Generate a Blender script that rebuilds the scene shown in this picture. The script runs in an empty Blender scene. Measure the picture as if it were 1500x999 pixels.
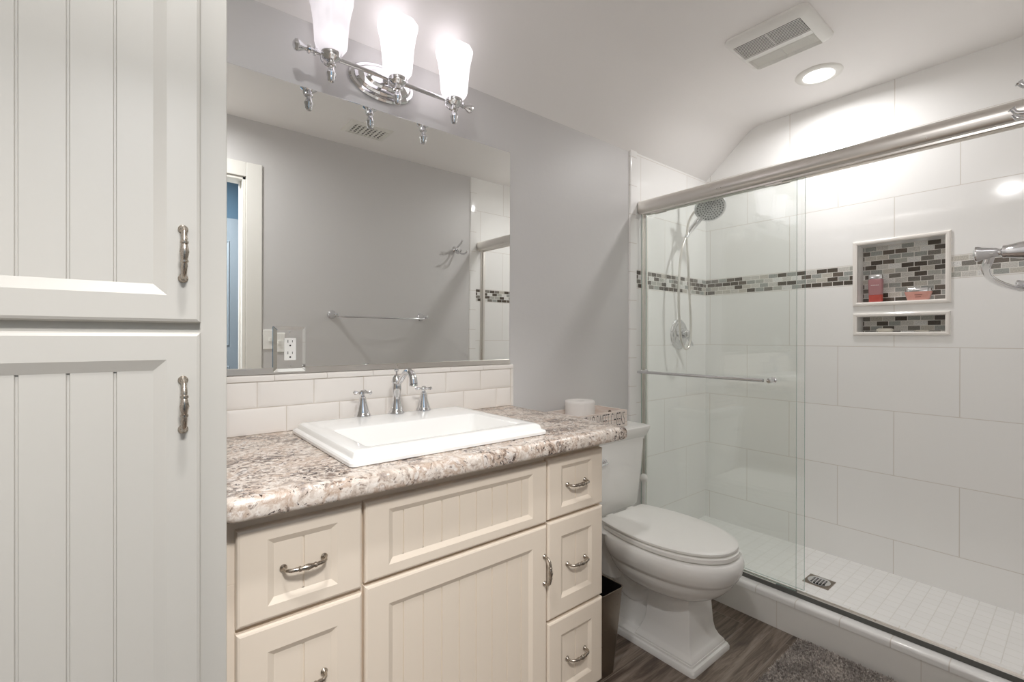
import bpy, bmesh, math, random
import numpy as np
from mathutils import Vector, Matrix
random.seed(7)
C = bpy.context.scene.collection
sc = bpy.context.scene
PI = math.pi

# ------------------------------------------------------------------ camera, world, exposure
CAM = (0.0, -1.5387, 1.20)
yw, pt, rl = 0.6796, -0.0018, 0.0015
f = Vector((math.sin(yw), math.cos(yw), 0)); r = Vector((f.y, -f.x, 0)); u = Vector((0, 0, 1))
c_, s_ = math.cos(pt), math.sin(pt)
f2 = c_ * f + s_ * u; u2 = -s_ * f + c_ * u
c_, s_ = math.cos(rl), math.sin(rl)
r3 = c_ * r + s_ * u2; u3 = -s_ * r + c_ * u2
cd = bpy.data.cameras.new('camera'); cam = bpy.data.objects.new('camera', cd); C.objects.link(cam)
cd.sensor_width = 36.0; cd.lens = 36.0 * 686.168 / 1500.0
cd.shift_y = -(499.5 - 495.66) / 1500.0
cd.clip_start = 0.005
M = Matrix(((r3.x, u3.x, -f2.x), (r3.y, u3.y, -f2.y), (r3.z, u3.z, -f2.z))).to_4x4()
M.translation = Vector(CAM)
cam.matrix_world = M
sc.camera = cam

w = bpy.data.worlds.new('world'); sc.world = w; w.use_nodes = True
w.node_tree.nodes['Background'].inputs[0].default_value = (0.55, 0.6, 0.7, 1)
w.node_tree.nodes['Background'].inputs[1].default_value = 0.3
sc.view_settings.view_transform = 'Standard'; sc.view_settings.look = 'None'
sc.view_settings.gamma = 1.0; sc.view_settings.use_curve_mapping = False
sc.view_settings.exposure = 1.96
sc.cycles.max_bounces = 14; sc.cycles.diffuse_bounces = 8; sc.cycles.glossy_bounces = 6
sc.cycles.transparent_max_bounces = 16; sc.cycles.use_denoising = True
sc.cycles.sample_clamp_indirect = 4.0

# light powers (doorway can and hall light are added fill, out of view)
P_CAN_SHOWER = 1.6
P_FILL_DOOR = 2.8
P_BULB = .006
P_FILL_HALL = 13.
SHADE_E = .085

# ------------------------------------------------------------------ material helpers
def lin(c):
    return tuple(((v / 255) / 12.92 if v / 255 <= .04045 else ((v / 255 + .055) / 1.055) ** 2.4) for v in c) + (1,)
class N:
    def __init__(s, name):
        s.m = bpy.data.materials.new(name); s.m.use_nodes = True
        s.t = s.m.node_tree; s.t.nodes.clear()
        s.out = s.t.nodes.new('ShaderNodeOutputMaterial')
    def n(s, kind, ins=None, **props):
        nd = s.t.nodes.new('ShaderNode' + kind)
        for k, v in props.items(): setattr(nd, k, v)
        for k, v in (ins or {}).items(): s.put(nd.inputs[k], v)
        return nd
    def put(s, sock, v):
        if isinstance(v, bpy.types.NodeSocket): s.t.links.new(v, sock)
        else: sock.default_value = v
    def math(s, op, a, b=0.0, c=None):
        nd = s.n('Math', {0: a, 1: b}, operation=op)
        if c is not None: s.put(nd.inputs[2], c)
        return nd.outputs[0]
    def mix(s, fac, a, b):
        nd = s.t.nodes.new('ShaderNodeMix'); nd.data_type = 'RGBA'
        s.put(nd.inputs[0], fac); s.put(nd.inputs[6], a); s.put(nd.inputs[7], b)
        return nd.outputs[2]
    def ramp(s, fac, stops, interp='LINEAR'):
        nd = s.n('ValToRGB', {0: fac}); nd.color_ramp.interpolation = interp
        el = nd.color_ramp.elements
        while len(el) > 1: el.remove(el[0])
        el[0].position = stops[0][0]; el[0].color = stops[0][1]
        for p, c in stops[1:]:
            e = el.new(p); e.color = c
        return nd.outputs[0]
    def coord(s): return s.n('TexCoord').outputs['Object']
    def finish(s, base, rough=.5, metal=0., bump=None, bstr=.2, bdist=.001, **kw):
        ins = {'Base Color': base, 'Roughness': rough, 'Metallic': metal}
        ins.update(kw)
        p = s.n('BsdfPrincipled', ins)
        if bump is not None:
            b = s.n('Bump', {'Strength': bstr, 'Distance': bdist, 'Height': bump})
            s.t.links.new(b.outputs[0], p.inputs['Normal'])
        s.t.links.new(p.outputs[0], s.out.inputs[0])
        return s.m
def paint(name, col, rough=.5, scale=60, bs=.12, var=.02):
    k = N(name); co = k.coord()
    no = k.n('TexNoise', {'Vector': co, 'Scale': scale, 'Detail': 3.}).outputs[0]
    a = lin(col); d = tuple(max(0, v * (1 - var * 2)) for v in a[:3]) + (1,)
    base = k.mix(k.n('TexNoise', {'Vector': co, 'Scale': 3.}).outputs[0], a, d)
    return k.finish(base, rough, bump=no, bstr=bs, bdist=.0015)
def metal(name, col, rough, scale=None):
    k = N(name)
    if scale:
        no = k.n('TexNoise', {'Vector': k.coord(), 'Scale': scale, 'Detail': 2.}).outputs[0]
        rg = k.math('MULTIPLY_ADD', no, .12, rough - .06)
    else:
        no = k.n('TexNoise', {'Vector': k.coord(), 'Scale': 8.}).outputs[0]
        rg = k.math('MULTIPLY_ADD', no, .01, rough)
    return k.finish(lin(col), rg, 1.0)
def glossy(name, col, rough=.12, scale=30.):
    k = N(name)
    no = k.n('TexNoise', {'Vector': k.coord(), 'Scale': scale}).outputs[0]
    rg = k.math('MULTIPLY_ADD', no, .04, rough)
    return k.finish(lin(col), rg)

m_wall = paint('gray_wall_paint', (213, 211, 210), .42, 45, .25)
m_ceil = paint('ceiling_paint', (248, 245, 243), .6, 50, .15)
m_blue = paint('blue_hall_paint', (58, 84, 104), .6)
m_hallp = paint('neutral_hall_paint', (226, 225, 222), .6)
m_hdoor = paint('white_door_daylight_tint', (116, 128, 138), .4)  # white door with the cool daylight cast mixed into its colour
m_trim = paint('white_trim_paint', (238, 236, 230), .35, 80, .03, .005)
m_cab = paint('cream_cabinet_paint', (230, 217, 200), .32, 120, .03, .008)
m_cabw = paint('white_cabinet_paint', (188, 185, 178), .32, 120, .03, .008)
m_cabin = paint('cabinet_inside', (120, 108, 94), .7)
m_porc = glossy('white_porcelain', (240, 239, 236), .07)
m_plast = glossy('white_plastic', (245, 244, 240), .3)
m_chrome = metal('chrome', (226, 226, 228), .045)
m_satin = metal('satin_chrome', (232, 228, 223), .3, 40.)
m_nickel = metal('brushed_nickel', (172, 163, 152), .27, 200.)
m_steel = metal('stainless_steel', (150, 140, 128), .3, 90.)
m_dark = glossy('dark_gap', (28, 26, 24), .6)
m_guide_shade = glossy('grey_guide_and_lip_shade', (88, 88, 84), .4)  # grey of the door guide, also the painted shade on the track lip
m_paper = paint('tissue_paper', (240, 236, 232), .9, 150, .4)
m_ink = glossy('black_ink', (40, 36, 36), .5)
m_blackplastic = glossy('black_plastic', (22, 20, 19), .4)

def mirror_mat():
    k = N('mirror_silver')
    no = k.n('TexNoise', {'Vector': k.coord(), 'Scale': 2.}).outputs[0]
    return k.finish((.90, .91, .895, 1), k.math('MULTIPLY', no, .001), 1.0)
m_mirror = mirror_mat()

def thin_glass(name, tint, base=.045, rough=.0):
    k = N(name)
    lw = k.n('LayerWeight', {'Blend': .5})
    f5 = k.math('POWER', lw.outputs['Facing'], 4.5)
    fac = k.math('MULTIPLY_ADD', f5, .9, base)
    tr = k.n('BsdfTransparent', {'Color': tint})
    gl = k.n('BsdfGlossy', {'Color': (1, 1, 1, 1), 'Roughness': rough})
    mx = k.n('MixShader', {0: fac, 1: tr.outputs[0], 2: gl.outputs[0]})
    k.t.links.new(mx.outputs[0], k.out.inputs[0])
    return k.m
m_glass = thin_glass('shower_glass', (.982, .992, .985, 1))
def edge_glass():
    k = N('glass_edge'); no = k.n('TexNoise', {'Vector': k.coord(), 'Scale': 20.}).outputs[0]
    return k.finish(k.mix(no, lin((150, 172, 164)), lin((172, 190, 182))), .15)
m_gedge = edge_glass()

def tile_mat(name, axis, z0, row, width, off, col=(246, 245, 243), grout=(218, 213, 206), mortar=.0019, rough=.09, shift=0.5):
    """large glazed tile in running bond; axis 0 runs along x, axis 1 along y"""
    k = N(name); sx = k.n('SeparateXYZ', {0: k.coord()})
    a = k.math('ADD', sx.outputs[axis], off); b = k.math('SUBTRACT', sx.outputs[2], z0)
    v = k.n('CombineXYZ', {0: a, 1: b, 2: 0.})
    br = k.n('TexBrick', {'Vector': v.outputs[0], 'Scale': 1., 'Mortar Size': mortar, 'Mortar Smooth': .3, 'Bias': 0.,
                          'Brick Width': width, 'Row Height': row, 'Color1': lin(col), 'Color2': lin(tuple(c - 2 for c in col)), 'Mortar': lin(grout)},
             offset=shift, offset_frequency=2, squash=1.)
    wav = k.n('TexNoise', {'Vector': v.outputs[0], 'Scale': 5., 'Detail': 1.}).outputs[0]
    h = k.math('ADD', k.math('MULTIPLY', br.outputs['Fac'], -1.), k.math('MULTIPLY', wav, .6))
    rg = k.math('MULTIPLY_ADD', br.outputs['Fac'], .5, rough)
    return k.finish(br.outputs['Color'], rg, bump=h, bstr=.25, bdist=.001)

def mosaic_mat(name, axis, z0, off):
    k = N(name); sx = k.n('SeparateXYZ', {0: k.coord()})
    a = k.math('ADD', sx.outputs[axis], off); b = k.math('SUBTRACT', sx.outputs[2], z0)
    v = k.n('CombineXYZ', {0: a, 1: b, 2: 0.})
    br = k.n('TexBrick', {'Vector': v.outputs[0], 'Scale': 1., 'Mortar Size': .0013, 'Mortar Smooth': .1, 'Bias': 0.,
                          'Brick Width': .0485, 'Row Height': .0235, 'Color1': (0, 0, 0, 1), 'Color2': (1, 1, 1, 1), 'Mortar': (0, 0, 0, 1)},
             offset=.5, offset_frequency=2)
    cols = k.ramp(br.outputs['Color'], [(0., lin((92, 84, 76))), (.17, lin((205, 200, 190))), (.3, lin((168, 170, 165))), (.42, lin((112, 103, 94))),
                                       (.52, lin((214, 211, 205))), (.66, lin((186, 185, 178))), (.78, lin((232, 231, 228))), (.88, lin((134, 129, 122)))], 'CONSTANT')
    no = k.n('TexNoise', {'Vector': v.outputs[0], 'Scale': 260., 'Detail': 4., 'Roughness': .7}).outputs[0]
    no = k.ramp(no, [(.38, (.72, .72, .72, 1)), (.62, (1.12, 1.12, 1.12, 1))])
    mul = k.t.nodes.new('ShaderNodeMix'); mul.data_type = 'RGBA'; mul.blend_type = 'MULTIPLY'
    k.put(mul.inputs[0], 1.); k.put(mul.inputs[6], cols); k.put(mul.inputs[7], no)
    base = k.mix(br.outputs['Fac'], mul.outputs[2], lin((232, 229, 223)))
    rg = k.math('MULTIPLY_ADD', br.outputs['Fac'], .5, .12)
    return k.finish(base, rg, bump=k.math('MULTIPLY', br.outputs['Fac'], -1.), bstr=.3, bdist=.001)

def granite_mat():
    k = N('granite_laminate'); co = k.coord()
    wp = k.n('TexNoise', {'Vector': co, 'Scale': 9., 'Detail': 3.})
    mv = k.n('VectorMath', {0: wp.outputs['Color']}, operation='SCALE'); mv.inputs['Scale'].default_value = .10
    cw = k.n('VectorMath', {0: co, 1: mv.outputs[0]}, operation='ADD').outputs[0]
    big = k.n('TexNoise', {'Vector': cw, 'Scale': 16., 'Detail': 6., 'Roughness': .66}).outputs[0]
    base = k.ramp(big, [(.30, lin((140, 132, 130))), (.40, lin((188, 172, 158))), (.48, lin((224, 215, 205))), (.56, lin((186, 164, 146))),
                        (.63, lin((222, 214, 206))), (.74, lin((168, 160, 158)))])
    sp = k.n('TexNoise', {'Vector': cw, 'Scale': 85., 'Detail': 5., 'Roughness': .62}).outputs[0]
    zone = k.n('TexNoise', {'Vector': co, 'Scale': 11., 'Detail': 2.}).outputs[0]
    spz = k.math('ADD', sp, k.math('MULTIPLY', k.math('SUBTRACT', zone, .5), .42))
    m1 = k.ramp(spz, [(.515, (0, 0, 0, 1)), (.60, (1, 1, 1, 1))])
    base = k.mix(k.math('MULTIPLY', m1, .75), base, lin((104, 83, 70)))
    sp2 = k.n('TexNoise', {'Vector': cw, 'Scale': 95., 'Detail': 5., 'Roughness': .62}).outputs[0]
    sp2z = k.math('ADD', sp2, k.math('MULTIPLY', k.math('SUBTRACT', zone, .5), .35))
    m2 = k.ramp(sp2z, [(.575, (0, 0, 0, 1)), (.615, (1, 1, 1, 1))])
    base = k.mix(m2, base, lin((58, 42, 36)))
    sp3 = k.n('TexNoise', {'Vector': co, 'Scale': 60., 'Detail': 5., 'Roughness': .7}).outputs[0]
    m3 = k.ramp(sp3, [(.56, (0, 0, 0, 1)), (.66, (1, 1, 1, 1))])
    base = k.mix(k.math('MULTIPLY', m3, .8), base, lin((240, 235, 229)))
    return k.finish(base, .28, bump=sp, bstr=.06, bdist=.001)

def wood_floor_mat():
    k = N('wood_plank_tile'); co = k.coord(); sx = k.n('SeparateXYZ', {0: co})
    a = k.math('ADD', sx.outputs[0], 5.33); b = k.math('ADD', sx.outputs[1], 5.0 + .411 - .006 + .08)
    v = k.n('CombineXYZ', {0: a, 1: b, 2: 0.})
    br = k.n('TexBrick', {'Vector': v.outputs[0], 'Scale': 1., 'Mortar Size': .0016, 'Mortar Smooth': .2, 'Bias': 0., 'Brick Width': 1.22, 'Row Height': .1567,
                          'Color1': (0, 0, 0, 1), 'Color2': (1, 1, 1, 1), 'Mortar': (.5, .5, .5, 1)}, offset=.37, offset_frequency=2)
    rnd = k.math('MULTIPLY', br.outputs['Color'], 7.)
    v2 = k.n('CombineXYZ', {0: k.math('MULTIPLY_ADD', sx.outputs[0], 1.6, rnd), 1: k.math('MULTIPLY', sx.outputs[1], 17.), 2: rnd}).outputs[0]
    g = k.n('TexNoise', {'Vector': v2, 'Scale': 1.6, 'Detail': 7., 'Roughness': .62, 'Distortion': .9}).outputs[0]
    v3 = k.n('CombineXYZ', {0: k.math('MULTIPLY', sx.outputs[0], 9.), 1: k.math('MULTIPLY', sx.outputs[1], 160.), 2: rnd}).outputs[0]
    g2 = k.n('TexNoise', {'Vector': v3, 'Scale': 1.5, 'Detail': 3.}).outputs[0]
    gg = k.math('ADD', k.math('MULTIPLY', g, .8), k.math('MULTIPLY', g2, .2))
    col = k.ramp(gg, [(.34, lin((74, 62, 54))), (.45, lin((106, 92, 81))), (.53, lin((134, 120, 108))), (.64, lin((158, 146, 134)))])
    tint = k.mix(k.math('MULTIPLY', br.outputs['Color'], .22), col, lin((66, 55, 49)))
    base = k.mix(br.outputs['Fac'], tint, lin((138, 128, 118)))
    return k.finish(base, k.math('MULTIPLY_ADD', g2, .2, .3), bump=k.math('SUBTRACT', gg, br.outputs['Fac']), bstr=.2, bdist=.0012)

m_granite = granite_mat()
m_floor = wood_floor_mat()
GR, TW = .3061, .4572
# joints on the long shower wall at y = -.719 - k*.2286, joint heights z = 1.158 - n*.3061
m_tile_lo = tile_mat('wall_tile_below_band', 1, 1.158 - 6 * GR, GR, TW, 20 * TW + .719)
m_tile_hi = tile_mat('wall_tile_above_band', 1, 1.565 - 6 * GR, GR, TW, 20 * TW + .719)
m_tile_lox = tile_mat('side_tile_below_band', 0, 1.158 - 6 * GR, GR, TW, 20 * TW - 2.59)
m_tile_hix = tile_mat('side_tile_above_band', 0, 1.565 - 6 * GR, GR, TW, 20 * TW - 2.59)
m_mos = mosaic_mat('mosaic_band', 1, 1.468 - .0235 * 40, 9.7 + .719)
m_mosx = mosaic_mat('mosaic_band_side', 0, 1.468 - .0235 * 40, 9.7)
m_bull = tile_mat('bullnose_tile', 0, .03 - .0, .152, 5., 10., rough=.1, shift=0.)
m_curbf = tile_mat('curb_face_tile', 1, -.15, .285, .4572, 20 * TW + .722 + .0, col=(236, 234, 230), shift=0.)
m_curbt = tile_mat('curb_bullnose_tile', 1, -.5, 3., .1524, 9.144 + .03, rough=.1, shift=0.)
def shower_floor_mat():
    k = N('white_floor_mosaic'); sx = k.n('SeparateXYZ', {0: k.coord()})
    v = k.n('CombineXYZ', {0: k.math('ADD', sx.outputs[0], 5.), 1: k.math('ADD', sx.outputs[1], 5.), 2: 0.})
    br = k.n('TexBrick', {'Vector': v.outputs[0], 'Scale': 1., 'Mortar Size': .0016, 'Mortar Smooth': .3, 'Bias': 0., 'Brick Width': .0515, 'Row Height': .0515,
                          'Color1': lin((247, 246, 244)), 'Color2': lin((244, 243, 241)), 'Mortar': lin((231, 229, 224))}, offset=0.)
    return k.finish(br.outputs['Color'], .35, bump=k.math('MULTIPLY', br.outputs['Fac'], -1.), bstr=.3, bdist=.001)
m_sfloor = shower_floor_mat()
m_subway = glossy('beveled_subway_glaze', (238, 233, 227), .08)
m_grout = glossy('grout', (214, 205, 194), .8)

def shade_mat(name, e):
    k = N(name); co = k.coord()
    no = k.n('TexNoise', {'Vector': co, 'Scale': 14.}).outputs[0]
    p = k.n('BsdfPrincipled', {'Base Color': lin((236, 234, 236)), 'Roughness': .35})
    tl = k.n('BsdfTranslucent', {'Color': lin((240, 238, 240))})
    mx = k.n('MixShader', {0: .4, 1: p.outputs[0], 2: tl.outputs[0]})
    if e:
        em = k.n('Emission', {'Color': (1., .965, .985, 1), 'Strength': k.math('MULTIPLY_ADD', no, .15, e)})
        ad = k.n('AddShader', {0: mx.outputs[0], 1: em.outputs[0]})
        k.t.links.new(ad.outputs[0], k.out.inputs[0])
    else: k.t.links.new(mx.outputs[0], k.out.inputs[0])
    return k.m
m_shade_on = shade_mat('lit_frosted_shade', SHADE_E)
m_shade_off_glow = shade_mat('unlit_shade_added_glow', .008)  # unlit left shade, brightened by a faint added glow
def emis(name, col, e):
    k = N(name); no = k.n('TexNoise', {'Vector': k.coord(), 'Scale': 3.}).outputs[0]
    em = k.n('Emission', {'Color': col, 'Strength': k.math('MULTIPLY_ADD', no, .1, e)})
    k.t.links.new(em.outputs[0], k.out.inputs[0]); return k.m
m_lens = emis('lamp_lens', (1, 1, .99, 1), 2.2)
m_fill_lens = emis('hall_fill_lens', (1, .99, .97, 1), 2.)  # glowing lens of the added hall fill light

# ------------------------------------------------------------------ mesh helpers
class MB:
    def __init__(s): s.v = []; s.f = []; s.mi = []
    def add(s, vs, fs, mi=0):
        o = len(s.v); s.v += [tuple(p) for p in vs]
        for q in fs: s.f.append(tuple(i + o for i in q)); s.mi.append(mi)
        return s
    def box(s, x0, x1, y0, y1, z0, z1, mi=0):
        x0, x1 = sorted((x0, x1)); y0, y1 = sorted((y0, y1)); z0, z1 = sorted((z0, z1))
        vs = [(x0, y0, z0), (x1, y0, z0), (x1, y1, z0), (x0, y1, z0), (x0, y0, z1), (x1, y0, z1), (x1, y1, z1), (x0, y1, z1)]
        return s.add(vs, [(0, 3, 2, 1), (4, 5, 6, 7), (0, 1, 5, 4), (1, 2, 6, 5), (2, 3, 7, 6), (3, 0, 4, 7)], mi)
    def loft(s, loops, cap0=True, cap1=True, closed=False, mi=0):
        n = len(loops[0]); vs = [p for l in loops for p in l]; fs = []
        K = len(loops)
        for k in range(K if closed else K - 1):
            a = k * n; b = ((k + 1) % K) * n
            for i in range(n):
                j = (i + 1) % n; fs.append((a + i, a + j, b + j, b + i))
        if not closed:
            if cap0: fs.append(tuple(range(n - 1, -1, -1)))
            if cap1: fs.append(tuple((K - 1) * n + i for i in range(n)))
        return s.add(vs, fs, mi)
    def lathe(s, prof, o=(0, 0, 0), ax='z', n=24, cap=True, mi=0, flute=None):
        loops = []
        for rr, h in prof:
            l = []
            for i in range(n):
                t = 2 * PI * i / n; q = rr * (1 + (flute(t, h) if flute else 0))
                a, b = q * math.cos(t), q * math.sin(t)
                p = {'z': (a, b, h), 'y': (a, h, -b), 'x': (h, a, b)}[ax]
                l.append((o[0] + p[0], o[1] + p[1], o[2] + p[2]))
            loops.append(l)
        return s.loft(loops, cap, cap, mi=mi)
    def tube(s, pts, rad, n=12, cap=True, mi=0):
        pts = [Vector(p) for p in pts]
        if not isinstance(rad, (list, tuple)): rad = [rad] * len(pts)
        loops = []; up = None
        for i, p in enumerate(pts):
            d = (pts[min(i + 1, len(pts) - 1)] - pts[max(i - 1, 0)]).normalized()
            if up is None:
                up = Vector((0, 0, 1)) if abs(d.z) < .9 else Vector((1, 0, 0))
            sd = d.cross(up).normalized(); up = sd.cross(d).normalized()
            loops.append([tuple(p + rad[i] * (math.cos(2 * PI * k / n) * sd + math.sin(2 * PI * k / n) * up)) for k in range(n)])
        return s.loft(loops, cap, cap, mi=mi)
    def build(s, name, mat, parent=None, smooth=None, bevel=0, seg=2):
        me = bpy.data.meshes.new(name); me.from_pydata(s.v, [], s.f)
        mats = mat if isinstance(mat, (list, tuple)) else [mat]
        for m in mats: me.materials.append(m)
        me.polygons.foreach_set('material_index', s.mi)
        bm = bmesh.new(); bm.from_mesh(me); bmesh.ops.recalc_face_normals(bm, faces=bm.faces); bm.to_mesh(me); bm.free()
        if smooth:
            me.polygons.foreach_set('use_smooth', [True] * len(me.polygons))
            me.set_sharp_from_angle(angle=math.radians(smooth))
        me.update()
        o = bpy.data.objects.new(name, me); C.objects.link(o)
        if parent: o.parent = parent
        if bevel:
            b = o.modifiers.new('bevel', 'BEVEL'); b.width = bevel; b.segments = seg; b.limit_method = 'ANGLE'; b.angle_limit = math.radians(40)
        return o
def rrect(x0, x1, y0, y1, z, rad, n=5, plane='xy'):
    """rounded rectangle loop, counter-clockwise"""
    rad = max(1e-5, min(rad, (x1 - x0) / 2 - 1e-5, (y1 - y0) / 2 - 1e-5)); out = []
    for cx, cy, a0 in ((x1 - rad, y1 - rad, 0), (x0 + rad, y1 - rad, 90), (x0 + rad, y0 + rad, 180), (x1 - rad, y0 + rad, 270)):
        for i in range(n + 1):
            a = math.radians(a0 + 90 * i / n); out.append((cx + rad * math.cos(a), cy + rad * math.sin(a)))
    if plane == 'xy': return [(a, b, z) for a, b in out]
    if plane == 'xz': return [(a, z, b) for a, b in out]
    return [(z, a, b) for a, b in out]
def smooth_path(pts, sub=6):
    P = [Vector(p) for p in pts]; P = [2 * P[0] - P[1]] + P + [2 * P[-1] - P[-2]]; out = []
    for i in range(1, len(P) - 2):
        for k in range(sub):
            t = k / sub; a, b, c, d = P[i - 1], P[i], P[i + 1], P[i + 2]
            out.append(.5 * ((2 * b) + (-a + c) * t + (2 * a - 5 * b + 4 * c - d) * t * t + (-a + 3 * b - 3 * c + d) * t ** 3))
    out.append(P[-2]); return out
def thing(name, label, cat, loc=(0, 0, 0), group=None, rz=0):
    o = bpy.data.objects.new(name, None); C.objects.link(o); o.location = loc; o.rotation_euler = (0, 0, rz)
    o.empty_display_size = .05
    o['label'] = label; o['category'] = cat
    if group: o['group'] = group
    return o
def tag(o, label, cat, group=None):
    o['label'] = label; o['category'] = cat
    if group: o['group'] = group
    return o
def struct(o, label=None):
    o['kind'] = 'structure'
    if label: o['label'] = label
    return o
def copy_tree(o, parent=None):
    c = o.copy(); C.objects.link(c)
    if parent: c.parent = parent
    for ch in [k for k in bpy.data.objects if k.parent == o]: copy_tree(ch, c)
    return c

# ------------------------------------------------------------------ room shell
XL, XS = -.52, 2.814           # left wall, long shower wall
YF = -1.53                     # wall with the doorway
ZC = 2.43
XT = 2.034                     # where the shower tile begins
DX0, DX1, DZ = -.34, .500, 2.098
ZSL, YSL = 2.184, -.292        # sloped ceiling: foot height on vanity wall, depth where it meets the flat

struct(MB().box(XL - .1, 2.08, YF - .11, .1, -.05, 0).build('floor', m_floor))
struct(MB().box(XL - .1, XT + .01, 0, .1, 0, 2.5).build('wall_back', m_wall), 'grey painted wall behind the vanity and mirror')
struct(MB().box(XL - .1, XL, YF, 0, 0, 2.5).build('wall_left', m_wall))
b = MB(); b.box(DX1, XT + .01, YF - .11, YF, 0, 2.5); b.box(XL - .1, DX0, YF - .11, YF, 0, 2.5); b.box(DX0, DX1, YF - .11, YF, DZ, 2.5)
struct(b.build('wall_front', m_wall), 'grey painted wall opposite the mirror with the doorway')
# ceiling with the slope over the vanity wall (rounded fold)
prof = []
p0, p1, p2 = Vector((.05, ZSL - .042)), Vector((YSL, ZC)), Vector((YF - .05, ZC))
a = p1 + (p0 - p1).normalized() * .05; c = p1 + (p2 - p1).normalized() * .05
prof.append(p0)
for i in range(9):
    t = i / 8; prof.append((1 - t) ** 2 * a + 2 * t * (1 - t) * p1 + t * t * c)
prof.append(p2)
top = [Vector((p2.x, 2.6)), Vector((.05, 2.6))]
loop = [(q.x, q.y) for q in prof + top]
b = MB(); b.loft([[(x, y, z) for y, z in loop] for x in (XL - .1, XS + .1)])
struct(b.build('ceiling', m_ceil, smooth=25), 'off-white ceiling sloping down to the vanity wall')

# shower walls -------------------------------------------------------
BZ0, BZ1 = 1.468, 1.562
NU = (-1.129, -.803, 1.376, 1.660)   # upper niche opening y0,y1,z0,z1
NL = (-1.129, -.803, 1.230, 1.305)   # lower niche opening
b = MB()
def wallrect(y0, y1, z0, z1, mi):
    b.add([(XS, y0, z0), (XS, y1, z0), (XS, y1, z1), (XS, y0, z1)], [(0, 1, 2, 3)], mi)
ys = [YF, NU[0], NU[1], 0.0]
for y0, y1 in ((ys[0], ys[1]), (ys[2], ys[3])):
    wallrect(y0, y1, 0, BZ0, 0); wallrect(y0, y1, BZ0, BZ1, 1); wallrect(y0, y1, BZ1, 2.5, 2)
wallrect(ys[1], ys[2], 0, NL[2], 0); wallrect(ys[1], ys[2], NL[3], NU[2], 0); wallrect(ys[1], ys[2], NU[3], 2.5, 2)
ND = .09
for (y0, y1, z0, z1) in (NU, NL):
    b.add([(XS, y0, z0), (XS, y1, z0), (XS + ND, y1, z0), (XS + ND, y0, z0)], [(0, 1, 2, 3)], 3)
    b.add([(XS, y0, z1), (XS, y1, z1), (XS + ND, y1, z1), (XS + ND, y0, z1)], [(0, 1, 2, 3)], 3)
    b.add([(XS, y0, z0), (XS, y0, z1), (XS + ND, y0, z1), (XS + ND, y0, z0)], [(0, 1, 2, 3)], 3)
    b.add([(XS, y1, z0), (XS, y1, z1), (XS + ND, y1, z1), (XS + ND, y1, z0)], [(0, 1, 2, 3)], 3)
    b.add([(XS + ND, y0, z0), (XS + ND, y1, z0), (XS + ND, y1, z1), (XS + ND, y0, z1)], [(0, 1, 2, 3)], 4)
b.box(XS + .12, XS + .14, YF - .1, .1, 0, 2.5, 0)
m_nichet = tile_mat('niche_lining_tile', 0, -.5, 3., .1, 10., rough=.1, shift=0.)
m_mosn = mosaic_mat('niche_mosaic', 1, 1.378 - .0235 * 40, 9.7 + .81)
struct(b.build('wall_shower', [m_tile_lo, m_mos, m_tile_hi, m_nichet, m_mosn]), 'long white tiled shower wall with mosaic band and two niches')
# return of the tile on the vanity wall and on the doorway wall, with their bullnose columns
def side_tile(name, ywall, sgn, label):
    b = MB(); t = .005 * sgn; yy = ywall + t
    for z0, z1, mi in ((0, BZ0, 0), (BZ0, BZ1, 1), (BZ1, 2.5, 2)):
        b.box(XT + .058, XS, yy, ywall + .08 * -sgn if False else ywall, z0, z1, mi)
    # bullnose: quarter round outer edge
    pr = [(XT, 0)] + [(XT + .010 - .010 * math.cos(a), sgn * .010 * math.sin(a)) for a in [PI / 2 * i / 6 for i in range(1, 7)]] + [(XT + .057, sgn * .010), (XT + .058, sgn * .004), (XT + .058, 0)]
    b.loft([[(x, ywall + y, z) for x, y in pr] for z in (0, 2.5)], mi=3)
    b.box(XT + .01, XS + .1, ywall, ywall - .1 * sgn, 0, 2.5, 0)
    return struct(b.build(name, [m_tile_lox, m_mosx, m_tile_hix, m_bull], smooth=40), label)
side_tile('wall_shower_left', 0, -1, 'tiled return of the vanity wall inside the shower')
side_tile('wall_shower_right', YF, 1, 'tiled end wall of the shower beside the robe hook')
# niche frames: mitred half-round liner
def niche_frame(name, y0, y1, z0, z1, wd):
    b = MB(); prof = [(0, 0), (0, -.007), (wd * .3, -.0105), (wd * .7, -.0105), (wd, -.007), (wd, .004)]
    loops = []
    for ins, dx in prof:
        o = wd - ins
        loops.append([(XS + dx, y0 - o, z0 - o), (XS + dx, y1 + o, z0 - o), (XS + dx, y1 + o, z1 + o), (XS + dx, y0 - o, z1 + o)])
    b.loft(loops, cap0=False, cap1=False)
    return struct(b.build(name, m_subway, smooth=30), 'white pencil tile frame around the niche')
niche_frame('trim_1', *NU, .019); niche_frame('trim_2', *NL, .017)
# shower floor and curb
struct(MB().box(2.17, XS + .05, YF - .05, .05, 0, .0765).build('floor_shower', m_sfloor), 'white mosaic shower floor')
b = MB()
b.box(2.069, 2.20, YF, 0, 0, .118, 0)
pr = [(2.0655, .114), (2.0655, .128)] + [(2.0655 + .012 - .012 * math.cos(a), .128 + .012 * math.sin(a)) for a in [PI / 2 * i / 6 for i in range(1, 7)]] + [(2.115, .140), (2.115, .114)]
b.loft([[(x, y, z) for x, z in pr] for y in (YF, 0)], mi=1)
b.box(2.117, 2.20, YF, 0, .114, .139, 1)
struct(b.build('trim_3', [m_curbf, m_curbt], smooth=40), 'white tiled shower curb with bullnose edge')

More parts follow.
